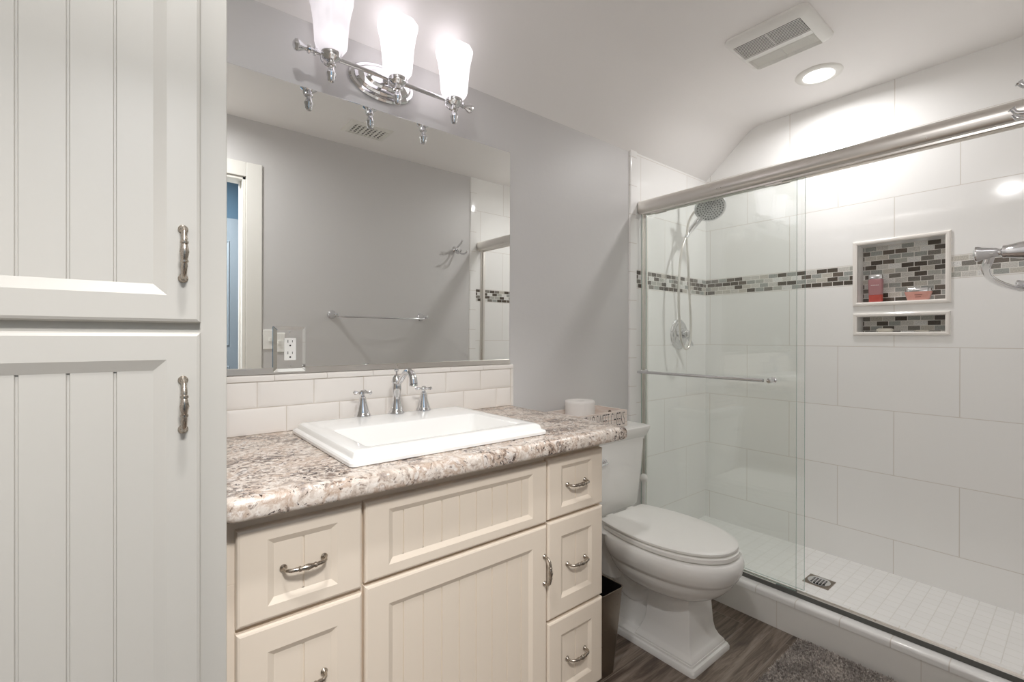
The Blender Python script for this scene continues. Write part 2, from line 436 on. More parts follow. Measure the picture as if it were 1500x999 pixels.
# doorway casing and jamb
cw = .0825
b = MB()
def casing(x0, x1, z0, z1): b.box(x0, x1, YF, YF + .011, z0, z1)
casing(DX1, DX1 + cw, 0, DZ + cw); casing(DX0 - cw, DX0, 0, DZ + cw); casing(DX0, DX1, DZ, DZ + cw)
b.box(DX1 - .018, DX1, YF - .112, YF, 0, DZ); b.box(DX0, DX0 + .018, YF - .112, YF, 0, DZ); b.box(DX0, DX1, YF - .112, YF, DZ - .018, DZ)
b.box(DX1 - .024, DX1 - .018, YF - .085, YF - .05, 0, DZ - .018); b.box(DX0 + .018, DX0 + .03, YF - .075, YF - .04, 0, DZ - .018)
struct(b.build('trim_4', m_trim, bevel=.003), 'white doorway casing seen in the mirror')
# hall behind the doorway
HY0, HY1 = YF - .11, -2.62
struct(MB().box(-1.3, 1.7, HY1 - .1, HY0, -.05, 0).build('floor_hall', m_floor))
struct(MB().box(-1.3, 1.7, HY1 - .1, HY1, 0, 2.5).build('wall_hall_far', m_blue), 'blue painted hall wall seen through the doorway in the mirror')
b = MB(); b.box(-1.4, -1.3, HY1, HY0, 0, 2.5); b.box(1.7, 1.8, HY1, HY0, 0, 2.5)
b.box(-1.3, DX0 - .05, HY0 - .01, HY0 + .0, 0, 2.5); b.box(DX1 + .05, 1.7, HY0 - .01, HY0, 0, 2.5); b.box(DX0 - .05, DX1 + .05, HY0 - .01, HY0, DZ + .05, 2.5)
struct(b.build('wall_hall_side', m_hallp))
struct(MB().box(-1.3, 1.7, HY1, HY0, ZC, ZC + .1).build('ceiling_hall', m_ceil))
b = MB(); b.box(.20, 1.02, HY1, HY1 + .02, 0, 2.07); 
for x0, x1 in ((.30, .57), (.65, .92)):
    for z0, z1 in ((.2, .95), (1.1, 1.9)):
        L = [rrect(x0 + i, x1 - i, z0 + i, z1 - i, HY1 + y, .001, 1, 'xz') for i, y in ((0, .02), (.008, .026), (.02, .02), (.03, .014), (.03, .03 - .01))]
        b.loft(L, cap0=False)
struct(b.build('door_1', m_hdoor), 'white panelled hall door seen in the mirror')

# ------------------------------------------------------------------ cabinet fronts
BEAD = .0505
def front_mesh(name, x0, x1, z0, z1, yf, fx, fz, mat, parent, bev=.014, ch=.006, th=.019, dep=.0065):
    """beadboard panel front in world coordinates; yf = front face"""
    b = MB(); yb = yf + th
    def L(ix, iz, y): return [(x0 + ix, y, z0 + iz), (x1 - ix, y, z0 + iz), (x1 - ix, y, z1 - iz), (x0 + ix, y, z1 - iz)]
    b.loft([L(0, 0, yb), L(0, 0, yf + ch * .9), L(ch * .35, ch * .35, yf + ch * .3), L(ch, ch, yf), L(fx, fz, yf), L(fx + bev, fz + bev, yf + dep)], cap1=False)
    px0, px1, pz0, pz1 = x0 + fx + bev, x1 - fx - bev, z0 + fz + bev, z1 - fz - bev
    cx = (px0 + px1) / 2; W2 = (px1 - px0) / 2
    gs = []; start = 0.0 if (int((px1 - px0) / BEAD) % 2 == 1 or px1 - px0 < .13) else BEAD / 2
    k = 0
    while start + k * BEAD < W2 - .008:
        gs += [cx + start + k * BEAD] + ([cx - start - k * BEAD] if (start + k * BEAD) > 1e-6 else []); k += 1
    xs = [(px0, yf + dep)]; y = yf + dep
    for g in sorted(gs):
        xs += [(g - .0022, y), (g - .0012, y + .0028), (g + .0012, y + .0028), (g + .0022, y)]
    xs.append((px1, y))
    n = len(xs)
    b.add([(x, yy, pz0) for x, yy in xs] + [(x, yy, pz1) for x, yy in xs], [(i, i + 1, n + i + 1, n + i) for i in range(n - 1)])
    return b.build(name, mat, parent)
def handle(cx, cz, yf, parent, vertical=False, L=.0385, out=.025):
    b = MB()
    s = [(-L, 0), (-L, -.010), (-L + .002, -.017), (-L + .008, -out + .002), (-L + .018, -out), (-.017, -out - .001), (-.016, -out - .001), (-.013, -out - .001), (-.012, -out - .001), (-.010, -out - .0015), (0, -out - .002)]
    rr = [.0036, .0034, .0034, .0038, .0043, .0038, .0055, .0055, .0040, .0044, .0064]
    s = s + [(-a, c) for a, c in s[-2::-1]]; rr = rr + rr[-2::-1]
    pts = [((cx, yf + y, cz + a) if vertical else (cx + a, yf + y, cz)) for a, y in s]
    b.tube(pts, rr, 14)
    for a in (-L, L):
        o = (cx, yf, cz + a) if vertical else (cx + a, yf, cz)
        b.lathe([(.0068, 0), (.0068, -.002), (.0045, -.0045), (.0036, -.006)], o, 'y', 16)
    return b.build('handle', m_nickel, parent, smooth=35)

# tall cabinet ---------------------------------------------------------
t = thing('tall_cabinet', 'tall off-white linen cabinet with two beadboard doors at the left edge', 'cabinet', (-.19, -.31, 0))
t.location = (0, 0, 0)
TX0, TX1, TY = -.50, .1225, -.622
b = MB(); b.box(TX0, TX1, TY, -.004, .09, 2.17); b.box(TX0 + .02, TX1 - .002, TY + .07, -.02, 0, .09)
b.build('body', m_cabw, t, bevel=.0015)
for z0, z1, hz in ((1.2225, 2.13, 1.3305), (.115, 1.2075, 1.094)):
    d = front_mesh('door', -.43, .0845, z0, z1, TY - .019, .0445, .0425, m_cabw, t, bev=.0165, dep=.0075)
    handle(.0605, hz, TY - .019, d, True)

# vanity ---------------------------------------------------------------
t = thing('vanity_cabinet', 'cream beadboard vanity cabinet under the granite counter', 'cabinet')
VX0, VX1, VY = .1245, 1.176, -.536
b = MB(); b.box(VX0, VX1, VY, -.004, .09, .74); b.box(VX0 + .001, VX1 - .001, VY + .07, -.02, 0, .09)
b.box(VX0, VX1, VY, VY + .02, .74, .8722); b.box(VX0, VX0 + .02, VY + .02, -.004, .74, .8722); b.box(VX1 - .02, VX1, VY + .02, -.004, .74, .8722); b.box(VX0 + .02, VX1 - .02, -.02, -.004, .74, .8722)
b.build('body', m_cab, t, bevel=.001)
YV = VY - .019
def drawer(x0, x1, z0, z1, fz, hz=None):
    d = front_mesh('drawer', x0, x1, z0, z1, YV, .052, fz, m_cab, t, bev=.012)
    handle((x0 + x1) / 2 + .001, (z0 + z1) / 2 if hz is None else hz, YV + .0045, d)
drawer(.1463, .3827, .6605, .842, .027)
drawer(.1463, .3827, .380, .6505, .05)
drawer(.1463, .3827, .105, .370, .05)
front_mesh('false_front', .3888, .9262, .6672, .843, YV, .054, .0255, m_cab, t, bev=.012)
drawer(.9306, 1.170, .6715, .848, .027)
drawer(.9306, 1.170, .3795, .6635, .05)
drawer(.9306, 1.170, .105, .3705, .05)
d = front_mesh('door', .3888, .9262, .105, .6595, YV, .054, .053, m_cab, t, bev=.012)
handle(.915, .535, YV, d, True)

# countertop -----------------------------------------------------------
SX0, SX1, SY0, SY1 = .366, .952, -.531, -.042      # sink footprint
HO = (SX0 + .05, SX1 - .05, SY0 + .05, SY1 - .03)
b = MB(); x0, x1, y0, y1 = .1235, 1.243, -.602, -.0005
loops = [rrect(*HO, .873, .03), rrect(*HO, .915, .03)]
for ins, z in ((.020, .915), (.012, .9142), (.006, .9118), (.002, .907), (0, .900), (0, .884), (.001, .879), (.003, .8755), (.008, .873)):
    loops.append(rrect(x0, x1 - ins, y0 + ins, y1, z, .016))
b.loft(loops, closed=True)
o = b.build('countertop', m_granite, None, smooth=40)
tag(o, 'speckled beige and brown granite countertop on the vanity', 'countertop')

# backsplash -----------------------------------------------------------
b = MB(); b.box(.1235, 1.2425, -.0055, -.0003, .9155, 1.088, 1)
def bev_tile(x0, x1, z0, z1):
    g = .0012; x0 += g; x1 -= g; z0 += g; z1 -= g
    i = .011 if x1 - x0 > .03 else .3 * (x1 - x0)
    def L(k, y): return [(x0 + k, y, z0 + k), (x1 - k, y, z0 + k), (x1 - k, y, z1 - k), (x0 + k, y, z1 - k)]
    b.loft([L(0, -.002), L(0, -.0065), L(i, -.0098)])
ZR = (.9155, .9926, 1.0695)
for rrow, off in ((0, .5), (1, 0)):
    xs = [.1235] + [q for q in [.2809 + (k + off) * .1591 for k in range(-2, 8)] if .135 < q < 1.222] + [1.231]
    for a_, c_2 in zip(xs[:-1], xs[1:]): bev_tile(a_, c_2, ZR[rrow], ZR[rrow + 1])
# bullnose cap pieces
def cap(x0, x1):
    pr = [(-.0003, 1.0705), (-.0095, 1.0705), (-.0105, 1.076), (-.0095, 1.084), (-.006, 1.0885), (-.0003, 1.0900)]
    b.loft([[(x, y, z) for y, z in pr] for x in (x0 + .0007, x1 - .0007)])
xs = [.1235] + [.327 + .1524 * k for k in range(6)] + [1.243]
for a_, c_2 in zip(xs[:-1], xs[1:]): cap(a_, c_2)
for z0, z1 in ((.9155, .992), (.993, 1.0695)):
    b.box(1.2318, 1.243, -.0095, -.0003, z0, z1)
o = b.build('backsplash', [m_subway, m_grout], None, smooth=20)
tag(o, 'low band of glossy white subway tile along the wall behind the sink', 'backsplash')

# mirror ---------------------------------------------------------------
t = thing('wall_mirror', 'large frameless wall mirror above the backsplash', 'mirror', (.68, 0, 1.108))
MT = math.radians(.35)
t.rotation_euler = (MT, 0, 0)
b = MB(); x0, x1, z0, z1 = -.5555, .545, 0, .865
def L(k, y): return [(x0 + k, y, z0 + k), (x1 - k, y, z0 + k), (x1 - k, y, z1 - k), (x0 + k, y, z1 - k)]
b.loft([L(0, -.001), L(0, -.0052), L(.0015, -.0062)])
b.build('mirror_glass', m_mirror, t)
o = MB().box(.1245, 1.2255, -.0095, -.0005, 1.0903, 1.1078).build('mirror_channel', m_satin, t)
o.matrix_parent_inverse = Matrix.Translation((-.68, 0, -1.108))
o['label'] = 'thin metal channel along the bottom edge'

# sink -------------------------------------------------------------------
t = thing('sink', 'white rectangular drop-in sink with stepped rim in the counter', 'sink')
def sl(i, z, rad): return rrect(SX0 + i, SX1 - i, SY0 + i, SY1 - i, z, rad, 6)
bx = (SX0 + .063, SX1 - .063, SY0 + .062, SY1 - .185)
def bl(i, z, rad): return rrect(bx[0] + i, bx[1] - i, bx[2] + i, bx[3] - i, z, rad, 6)
HI = (HO[0] + .002, HO[1] - .002, HO[2] + .002, HO[3] - .002)
loops = [rrect(*HI, .90, .03, 6), rrect(*HI, .9155, .03, 6), sl(.002, .9157, .014), sl(0, .917, .014), sl(0, .924, .014), sl(.003, .928, .013), sl(.010, .931, .012), sl(.0115, .9335, .012), sl(.0125, .938, .011),
         sl(.016, .943, .010), sl(.022, .9455, .010), sl(.024, .9465, .010), sl(.036, .9465, .012),
         bl(-.010, .9455, .014), bl(-.003, .9435, .016), bl(0, .939, .018), bl(.006, .90, .024), bl(.016, .84, .034), bl(.032, .812, .045), bl(.07, .803, .06), bl(.09, .8015, .06)]
b = MB(); b.loft(loops, cap0=False)
b.loft([rrect(*HI, .90, .03, 6), bl(-.008, .89, .03), bl(.004, .82, .05), bl(.03, .796, .06)], cap0=False)
b.build('basin', m_porc, t, smooth=28)
b = MB(); b.lathe([(.0, .8018), (.021, .8020), (.023, .8035), (.0215, .8052), (.014, .8050), (.013, .8035), (.0, .8065)], ((bx[0] + bx[1]) / 2, (bx[2] + bx[3]) / 2, 0), 'z', 24)
b.build('drain', m_chrome, t, smooth=40)

# faucet -----------------------------------------------------------------
DZ0 = .9466
FX, FY = .679, -.089
t = thing('faucet', 'chrome widespread bathroom faucet with cross handles on the sink deck', 'faucet', (FX, FY, DZ0))
b = MB()
n8 = lambda T, h: .018 * math.cos(8 * T) if h < .05 else 0
b.lathe([(.026, 0), (.0265, .004), (.0255, .008), (.0235, .010), (.0215, .012), (.020, .018), (.0155, .034), (.0125, .046), (.0128, .050), (.0125, .054), (.0135, .066), (.0155, .080), (.0160, .092), (.0150, .102),
         (.0162, .104), (.0165, .108), (.0150, .112), (.0140, .118), (.0105, .125), (.0070, .129), (.0, .130)], (0, 0, 0), 'z', 28)
b.build('faucet_body', m_chrome, t, smooth=35)
b = MB()
pth = smooth_path([(0, -.008, .100), (0, -.030, .112), (0, -.055, .132), (0, -.078, .144), (0, -.100, .142), (0, -.116, .128), (0, -.121, .108)], 5)
n = len(pth); b.tube(pth, [.0085 + .0050 * (i / (n - 1)) ** 1.5 for i in range(n)], 16)
b.lathe([(.0130, 0), (.0135, .003), (.012, .006)], (0, -.1215, .102), 'z', 16)
b.build('spout', m_chrome, t, smooth=40)
b = MB(); b.lathe([(.003, .128), (.003, .138), (.0075, .141), (.0085, .145), (.0060, .149), (.0, .150)], (0, .0, 0), 'z', 16)
b.build('lift_rod', m_chrome, t, smooth=40)
for hx, hy in ((-.1085, .016), (.1035, .006)):
    b = MB()
    b.lathe([(.0255, 0), (.026, .004), (.0245, .008), (.0225, .010), (.0215, .013), (.0185, .024), (.0135, .042), (.0105, .056), (.0100, .060), (.0108, .062), (.0075, .064), (.0065, .070), (.0085, .073), (.0085, .080), (.0060, .084), (.0, .085)], (hx, hy, 0), 'z', 26)
    for k in range(4):
        a = PI / 4 + .2 + k * PI / 2; dx, dy = math.cos(a), math.sin(a)
        pp = [(hx + dx * q, hy + dy * q, .0765) for q in (.004, .012, .018, .022, .025, .028, .030)]
        b.tube(pp, [.0045, .0036, .0042, .0056, .0070, .0056, .0010], 10)
    b.build('faucet_handle', m_chrome, t, smooth=28)

# electrical outlet on the mirror -----------------------------------------
t = thing('electrical_outlet', 'white duplex receptacle in a mirrored chrome plate on the mirror', 'outlet', (.368, -.0068, 1.164))
b = MB(); W2, H2 = .0455, .0685
b.loft([rrect(-W2, W2, -H2, H2, 0, .001, 1, 'xz'), rrect(-W2, W2, -H2, H2, -.0045, .001, 1, 'xz'), rrect(-W2 + .010, W2 - .010, -H2 + .010, H2 - .010, -.0085, .001, 1, 'xz')])
b.build('wall_plate', m_mirror, t)
b = MB(); b.loft([rrect(-.0165, .0165, -.0335, .0335, -.0082, .0015, 2, 'xz'), rrect(-.0165, .0165, -.0335, .0335, -.0102, .0015, 2, 'xz'), rrect(-.0160, .0160, -.033, .033, -.0107, .0015, 2, 'xz')])
rc = b.build('receptacle', m_plast, t)
b = MB()
for dz in (.0175, -.0175):
    b.box(-.0072, -.0055, -.0112, -.0106, dz + .002, dz + .0105); b.box(.0055, .0070, -.0112, -.0106, dz + .003, dz + .0095)
    b.lathe([(.0026, -.0106), (.0026, -.0112)], (0, 0, dz - .0065), 'y', 12)
b.build('slots', m_dark, rc)
for dz in (.052, -.052):
    MB().lathe([(.0032, -.0084), (.003, -.0094), (.001, -.0098)], (0, 0, dz), 'y', 12).build('screw', m_satin, t, smooth=40)

# vanity light -------------------------------------------------------------
t = thing('vanity_light', 'three-shade chrome bath light on an oval wall plate above the mirror', 'wall light', (.665, 0, 2.072))
b = MB(); loops = []
for a_, c_2, y in ((.118, .062, -.0005), (.118, .062, -.006), (.112, .057, -.012), (.102, .049, -.013), (.100, .047, -.018), (.092, .041, -.024), (.070, .030, -.026), (.060, .024, -.034), (.045, .017, -.037)):
    loops.append([(a_ * math.cos(2 * PI * i / 40), y, c_2 * math.sin(2 * PI * i / 40)) for i in range(40)])
b.loft(loops); b.build('wall_plate', m_chrome, t, smooth=28)
BY, BZ_ = -.096, -.028
b = MB(); b.tube([(0, -.030, -.004), (0, -.060, -.010), (0, -.085, -.022), (0, BY, BZ_)], [.014, .009, .008, .008], 14)
b.tube([(-.285, BY, BZ_), (.285, BY, BZ_)], .0072, 14)
for s in (-1, 1):
    P_ = [(.0072, 0), (.013, .002), (.013, .006), (.0075, .009), (.0075, .016), (.013, .019), (.012, .024), (.0075, .027), (.008, .034), (.0155, .046), (.0175, .053), (.015, .060), (.007, .0645), (0, .065)]
    b.lathe([(rr, (.245 + h) * s) for rr, h in P_], (0, BY, BZ_), 'x', 18)
b.build('crossbar', m_chrome, t, smooth=35)
bulbs = []
for k, sx_ in enumerate((-.211, .0, .214)):
    ar = MB(); yc = -.125
    ar.tube(smooth_path([(sx_ - .020, BY, BZ_), (sx_ - .021, BY - .006, BZ_ - .022), (sx_ - .017, yc + .006, BZ_ - .040), (sx_ - .008, yc, BZ_ - .046), (sx_, yc, BZ_ - .044)], 5), .0028, 10)
    ar.lathe([(.0, -.120), (.008, -.118), (.0115, -.112), (.0115, -.106), (.0135, -.100), (.0150, -.094), (.0115, -.086), (.0080, -.078), (.0085, -.074), (.0135, -.071), (.0135, -.067), (.0090, -.064), (.0095, -.058), (.018, -.054), (.0265, -.047), (.0290, -.036), (.0285, -.0335), (.0, -.033)], (sx_, yc, 0), 'z', 20)
    a = ar.build('lamp_arm', m_chrome, t, smooth=35)
    sh = MB()
    fl = lambda T, h: .02 * math.cos(10 * T) * max(0, min(1, (h + .02) / .06))
    outp = [(.028, -.036), (.037, -.025), (.0445, -.014), (.0465, -.006), (.049, .030), (.052, .065), (.0565, .095), (.0620, .118), (.0645, .130), (.0640, .137)]
    inp = [(.0615, .137), (.0620, .130), (.0595, .118), (.054, .095), (.0495, .065), (.0465, .030), (.044, -.005), (.042, -.0125), (.035, -.0225), (.026, -.0325)]
    sh.lathe(outp + inp, (sx_, yc, 0), 'z', 60, cap=False, flute=fl)
    o = sh.build('glass_shade', m_shade_off_glow if k == 0 else m_shade_on, a, smooth=60)
    if k == 0: o['label'] = 'unlit frosted glass shade with faint added glow'
    if k:
        ld = bpy.data.lights.new('bulb', 'POINT'); ld.energy = P_BULB; ld.shadow_soft_size = .03; ld.color = (1, .955, .955)
        lo = bpy.data.objects.new('bulb', ld); C.objects.link(lo); lo.parent = a; lo.location = (sx_, yc, .055)

# ------------------------------------------------------------------ toilet
TCX = 1.660
t = thing('toilet', 'white two-piece toilet with elongated seat between vanity and shower', 'toilet', (TCX, 0, 0))
def egg(hw, yb, yf_, z, n=40, sq=2.3, back=.55):
    """oval loop, flat-ish rear at yb, nose at yf_"""
    out = []; ym = yb + (yf_ - yb) * .42
    for i in range(n):
        a = 2 * PI * i / n; ca, sa = math.cos(a), math.sin(a)
        if sa <= 0: e = 2 / sq; x = hw * abs(ca) ** e * (1 if ca > 0 else -1); y = ym + (yf_ - ym) * abs(sa) ** (2 / 2.1)
        else: e = 2 / 3.4; x = hw * abs(ca) ** e * (1 if ca > 0 else -1); y = ym + (yb - ym) * abs(sa) ** e
        out.append((x, y, z))
    return out
b = MB()
# bowl
def eg(hw, yb, yf_, z): return [(x - .010, y, z_) for x, y, z_ in egg(hw, yb, yf_, z)]
b.loft([eg(.095, -.36, -.615, .228), eg(.125, -.33, -.660, .243), eg(.150, -.30, -.700, .268), eg(.166, -.28, -.728, .298), eg(.170, -.27, -.737, .318), eg(.171, -.27, -.739, .323),
        eg(.178, -.265, -.748, .329), eg(.181, -.26, -.752, .338), eg(.187, -.255, -.760, .352), eg(.192, -.25, -.765, .372), eg(.1915, -.25, -.765, .390), eg(.187, -.25, -.760, .404), eg(.180, -.255, -.753, .409)])
# rear deck under the tank
b.loft([rrect(-.11, .11, -.30, -.03, .20, .03), rrect(-.14, .125, -.30, -.03, .33, .03), rrect(-.170, .150, -.30, -.03, .385, .03), rrect(-.178, .158, -.32, -.03, .404, .03), rrect(-.173, .153, -.315, -.035, .4095, .03)])
b.build('bowl', m_porc, t, smooth=40)
b = MB()
# plinth and square column
b.loft([rrect(-.133, .137, -.664, -.16, 0, .012), rrect(-.133, .137, -.664, -.16, .012, .012), rrect(-.129, .133, -.660, -.16, .020, .012), rrect(-.122, .126, -.652, -.165, .023, .01), rrect(-.121, .125, -.650, -.17, .030, .01), rrect(-.105, .108, -.60, -.18, .035, .01)])
b.loft([rrect(-.120, .124, -.650, -.405, .020, .003, 2), rrect(-.117, .121, -.647, -.405, .036, .003, 2), rrect(-.106, .110, -.637, -.410, .048, .003, 2), rrect(-.103, .107, -.634, -.413, .052, .003, 2), rrect(-.101, .105, -.632, -.415, .056, .003, 2),
        rrect(-.092, .096, -.624, -.422, .075, .004, 2), rrect(-.085, .089, -.620, -.430, .105, .004, 2), rrect(-.080, .084, -.617, -.436, .16, .004, 2), rrect(-.076, .080, -.612, -.44, .25, .004, 2), rrect(-.076, .080, -.612, -.44, .30, .004, 2)])
b.build('pedestal', m_porc, t, smooth=30)
b = MB()
# trapway: a thick S bend between bowl and plinth
pth = smooth_path([(0, -.50, .30), (0, -.44, .215), (0, -.36, .150), (0, -.28, .185), (0, -.22, .25), (0, -.15, .22), (0, -.12, .12), (0, -.12, .02)], 5)
n = len(pth); loops = []
for i, p in enumerate(pth):
    d = (pth[min(i + 1, n - 1)] - pth[max(i - 1, 0)]).normalized(); up = d.cross(Vector((1, 0, 0))).normalized()
    rw, rh = .080, .050
    loops.append([tuple(p + Vector((rw * math.cos(2 * PI * k / 20), 0, 0)) + up * rh * math.sin(2 * PI * k / 20)) for k in range(20)])
b.loft(loops)
b.loft([rrect(-.070, .070, -.43, -.15, .03, .01), rrect(-.060, .060, -.43, -.12, .30, .01)])
b.build('trapway', m_porc, t, smooth=40)
def egg2(hw, wb, yb, yf_, z, cx=-.010):
    out = []; ym = yb + (yf_ - yb) * .44
    for i in range(25):
        a = PI + PI * i / 24; ca, sa = math.cos(a), math.sin(a)
        out.append((cx + hw * abs(ca) ** (2 / 2.2) * (1 if ca > 0 else -1), ym + (yf_ - ym) * abs(sa) ** (2 / 2.1), z))
    r_ = .012
    for i in range(1, 9):
        s_2 = i / 8; out.append((cx + wb + (hw - wb) * (1 - s_2 ** 2), ym + (yb - r_ - ym) * s_2, z))
    for i in range(1, 5):
        a = PI / 2 * i / 4; out.append((cx + wb - r_ + r_ * math.cos(a), yb - r_ + r_ * math.sin(a), z))
    for i in range(1, 4): out.append((cx + (wb - r_) * (1 - i / 2), yb, z))
    for i in range(1, 5):
        a = PI / 2 + PI / 2 * i / 4; out.append((cx - wb + r_ + r_ * math.cos(a), yb - r_ + r_ * math.sin(a), z))
    for i in range(7, 0, -1):
        s_2 = i / 8; out.append((cx - wb - (hw - wb) * (1 - s_2 ** 2), ym + (yb - r_ - ym) * s_2, z))
    return out
def seat_plate(name, z0, z1, hw, yb, yf_, dome=0.0, hole=False):
    b = MB(); e = .004
    wb = hw * .82
    L_ = [egg2(hw - e, wb - e, yb - e, yf_ + e, z0), egg2(hw, wb, yb, yf_, z0 + e * .8), egg2(hw, wb, yb, yf_, z1 - e), egg2(hw - e, wb - e, yb - e, yf_ + e, z1 - .001)]
    if dome: L_ += [egg2(hw - .02, wb - .015, yb - .02, yf_ + .02, z1 + dome * .5), egg2(hw * .6, wb * .6, yb - .08, yf_ + .10, z1 + dome), egg2(hw * .2, wb * .2, yb - .18, yf_ + .22, z1 + dome)]
    b.loft(L_)
    return b.build(name, m_plast, t, smooth=50)
seat_plate('seat', .4135, .4335, .178, -.275, -.751)
seat_plate('lid', .4365, .4505, .177, -.257, -.747, .004)
for sx_ in (-.08, .06):
    b = MB(); b.loft([rrect(sx_ - .022, sx_ + .022, -.285, -.24, .410, .008), rrect(sx_ - .022, sx_ + .022, -.285, -.24, .440, .008), rrect(sx_ - .018, sx_ + .018, -.28, -.245, .446, .008)])
    b.build('hinge', m_plast, t, smooth=40)
b = MB()
b.loft([rrect(-.150, .150, -.212, -.03, .428, .02), rrect(-.158, .158, -.222, -.022, .440, .02), rrect(-.176, .170, -.236, -.022, .60, .018), rrect(-.182, .175, -.243, -.020, .728, .018), rrect(-.182, .175, -.243, -.020, .740, .018)])
b.loft([rrect(-.13, .13, -.2, -.05, .410, .02), rrect(-.13, .13, -.2, -.05, .430, .02)])
b.build('tank', m_porc, t, smooth=35)
b = MB()
b.loft([rrect(-.185, .178, -.246, -.014, .738, .014), rrect(-.185, .178, -.246, -.014, .747, .014), rrect(-.190, .185, -.250, -.012, .752, .014), rrect(-.196, .194, -.258, -.008, .772, .014), rrect(-.199, .201, -.261, -.006, .783, .014),
        rrect(-.199, .202, -.261, -.006, .794, .014), rrect(-.196, .199, -.258, -.008, .798, .013), rrect(-.17, .17, -.235, -.03, .799, .01)])
b.build('tank_lid', m_porc, t, smooth=35)
b = MB(); lx = -.108
b.lathe([(.013, -.242), (.013, -.246), (.010, -.249), (.005, -.251), (.005, -.262)], (lx, 0, .672), 'y', 18)
b.tube([(lx, -.260, .672), (lx - .02, -.264, .671), (lx - .05, -.264, .669), (lx - .062, -.263, .668)], [.005, .0048, .006, .003], 12)
b.build('flush_lever', m_chrome, t, smooth=40)

# toilet brush behind the toilet ------------------------------------------
t = thing('toilet_brush', 'white toilet brush with ball-topped handle behind the toilet by the shower', 'toilet brush', (1.952, -.155, 0))
MB().lathe([(.0, 0), (.048, 0), (.050, .006), (.046, .02), (.040, .10), (.038, .12), (.036, .12), (.036, .01), (.0, .01)], (0, 0, 0), 'z', 24).build('holder', m_plast, t, smooth=40)
MB().lathe([(.0, .012), (.024, .02), (.026, .06), (.016, .10), (.009, .12), (.0085, .30), (.0095, .480), (.011, .492), (.018, .500), (.0195, .511), (.016, .523), (.008, .530), (.0, .531)], (0, 0, 0), 'z', 20).build('handle', m_plast, t, smooth=40)

# wooden tray on the tank ---------------------------------------------------
TZ = .800
t = thing('wooden_tray', 'whitewashed wooden tray lettered HELLO SWEET CHEEKS on the toilet tank', 'tray', (0, 0, 0))
k = N('whitewashed_wood'); sx3 = k.n('SeparateXYZ', {0: k.coord()})
v = k.n('CombineXYZ', {0: k.math('MULTIPLY', sx3.outputs[0], 6.), 1: k.math('MULTIPLY', sx3.outputs[1], 6.), 2: k.math('MULTIPLY', sx3.outputs[2], 90.)}).outputs[0]
no = k.n('TexNoise', {'Vector': v, 'Scale': 1.5, 'Detail': 4.}).outputs[0]
m_wash = k.finish(k.ramp(no, [(.35, lin((218, 200, 188))), (.55, lin((232, 222, 214)))]), .6, bump=no, bstr=.1)
bx0, bx1, by0, by1, bz0, bz1 = 1.428, 1.752, -.208, -.022, TZ, .872
b = MB(); th = .009
b.box(bx0, bx1, by0, by0 + th, bz0, bz1); b.box(bx0, bx1, by1 - th, by1, bz0, bz1)
b.box(bx0, bx0 + th, by0 + th, by1 - th, bz0, bz1); b.box(bx1 - th, bx1, by0 + th, by1 - th, bz0, bz1)
b.box(bx0 + th, bx1 - th, by0 + th, by1 - th, bz0, bz0 + .006)
b.build('tray_box', m_wash, t, bevel=.0012)
b = MB()
for yy in (-.115,):
    b.lathe([(.010, 0), (.010, .0006)], (bx1 - th - .0006, yy, .850), 'x', 20)
o = b.build('hand_hole', m_cabin, t)
cu = bpy.data.curves.new('lettering', 'FONT'); cu.body = 'HELLO SWEET CHEEKS'; cu.size = 1; cu.extrude = 0.0; cu.resolution_u = 3; cu.offset = -.018
tmp = bpy.data.objects.new('tmp_text', cu); C.objects.link(tmp)
dg = bpy.context.evaluated_depsgraph_get(); me = bpy.data.meshes.new_from_object(tmp.evaluated_get(dg)); bpy.data.objects.remove(tmp)
vs = np.array([v.co[:] for v in me.vertices]); mn, mx = vs.min(0), vs.max(0)
X0, X1, Z0, Z1 = bx0 + .022, bx1 - .020, bz0 + .008, bz1 - .006
for v in me.vertices:
    px = (v.co.x - mn[0]) / (mx[0] - mn[0]); pz = (v.co.y - mn[1]) / (mx[1] - mn[1])
    v.co = (X0 + px * (X1 - X0), by0 - .0006, Z0 + pz * (Z1 - Z0))
me.materials.clear(); me.materials.append(m_ink)
o = bpy.data.objects.new('lettering', me); C.objects.link(o); o.parent = t; o['label'] = 'black hand-lettered words HELLO SWEET CHEEKS'
# toilet roll
t = thing('toilet_paper_roll', 'roll of white toilet paper standing in the wooden tray', 'toilet paper', (1.545, -.108, TZ + .0065))
b = MB(); pr = [(.021, 0), (.064, 0), (.066, .002)]
for i in range(1, 9): pr += [(.066 - .0008 * (i % 2), .013 * i)]
pr += [(.0655, .112), (.063, .1145), (.022, .1145), (.0205, .1135), (.0205, .001)]
b.lathe(pr, (0, 0, 0), 'z', 40, cap=False)
b.loft([[(.063 * math.cos(a), .063 * math.sin(a), z) for a in (-.35, -.15)] + [(.074 * math.cos(a), .074 * math.sin(a), z) for a in (-.15, -.20)] for z in (.022, .108)])
b.build('paper', m_paper, t, smooth=60)
MB().lathe([(.0203, .001), (.0203, .0995), (.0190, .0995), (.0190, .001)], (0, 0, 0), 'z', 28, cap=False).build('cardboard_core', paint('cardboard', (168, 140, 112), .9), t, smooth=60)

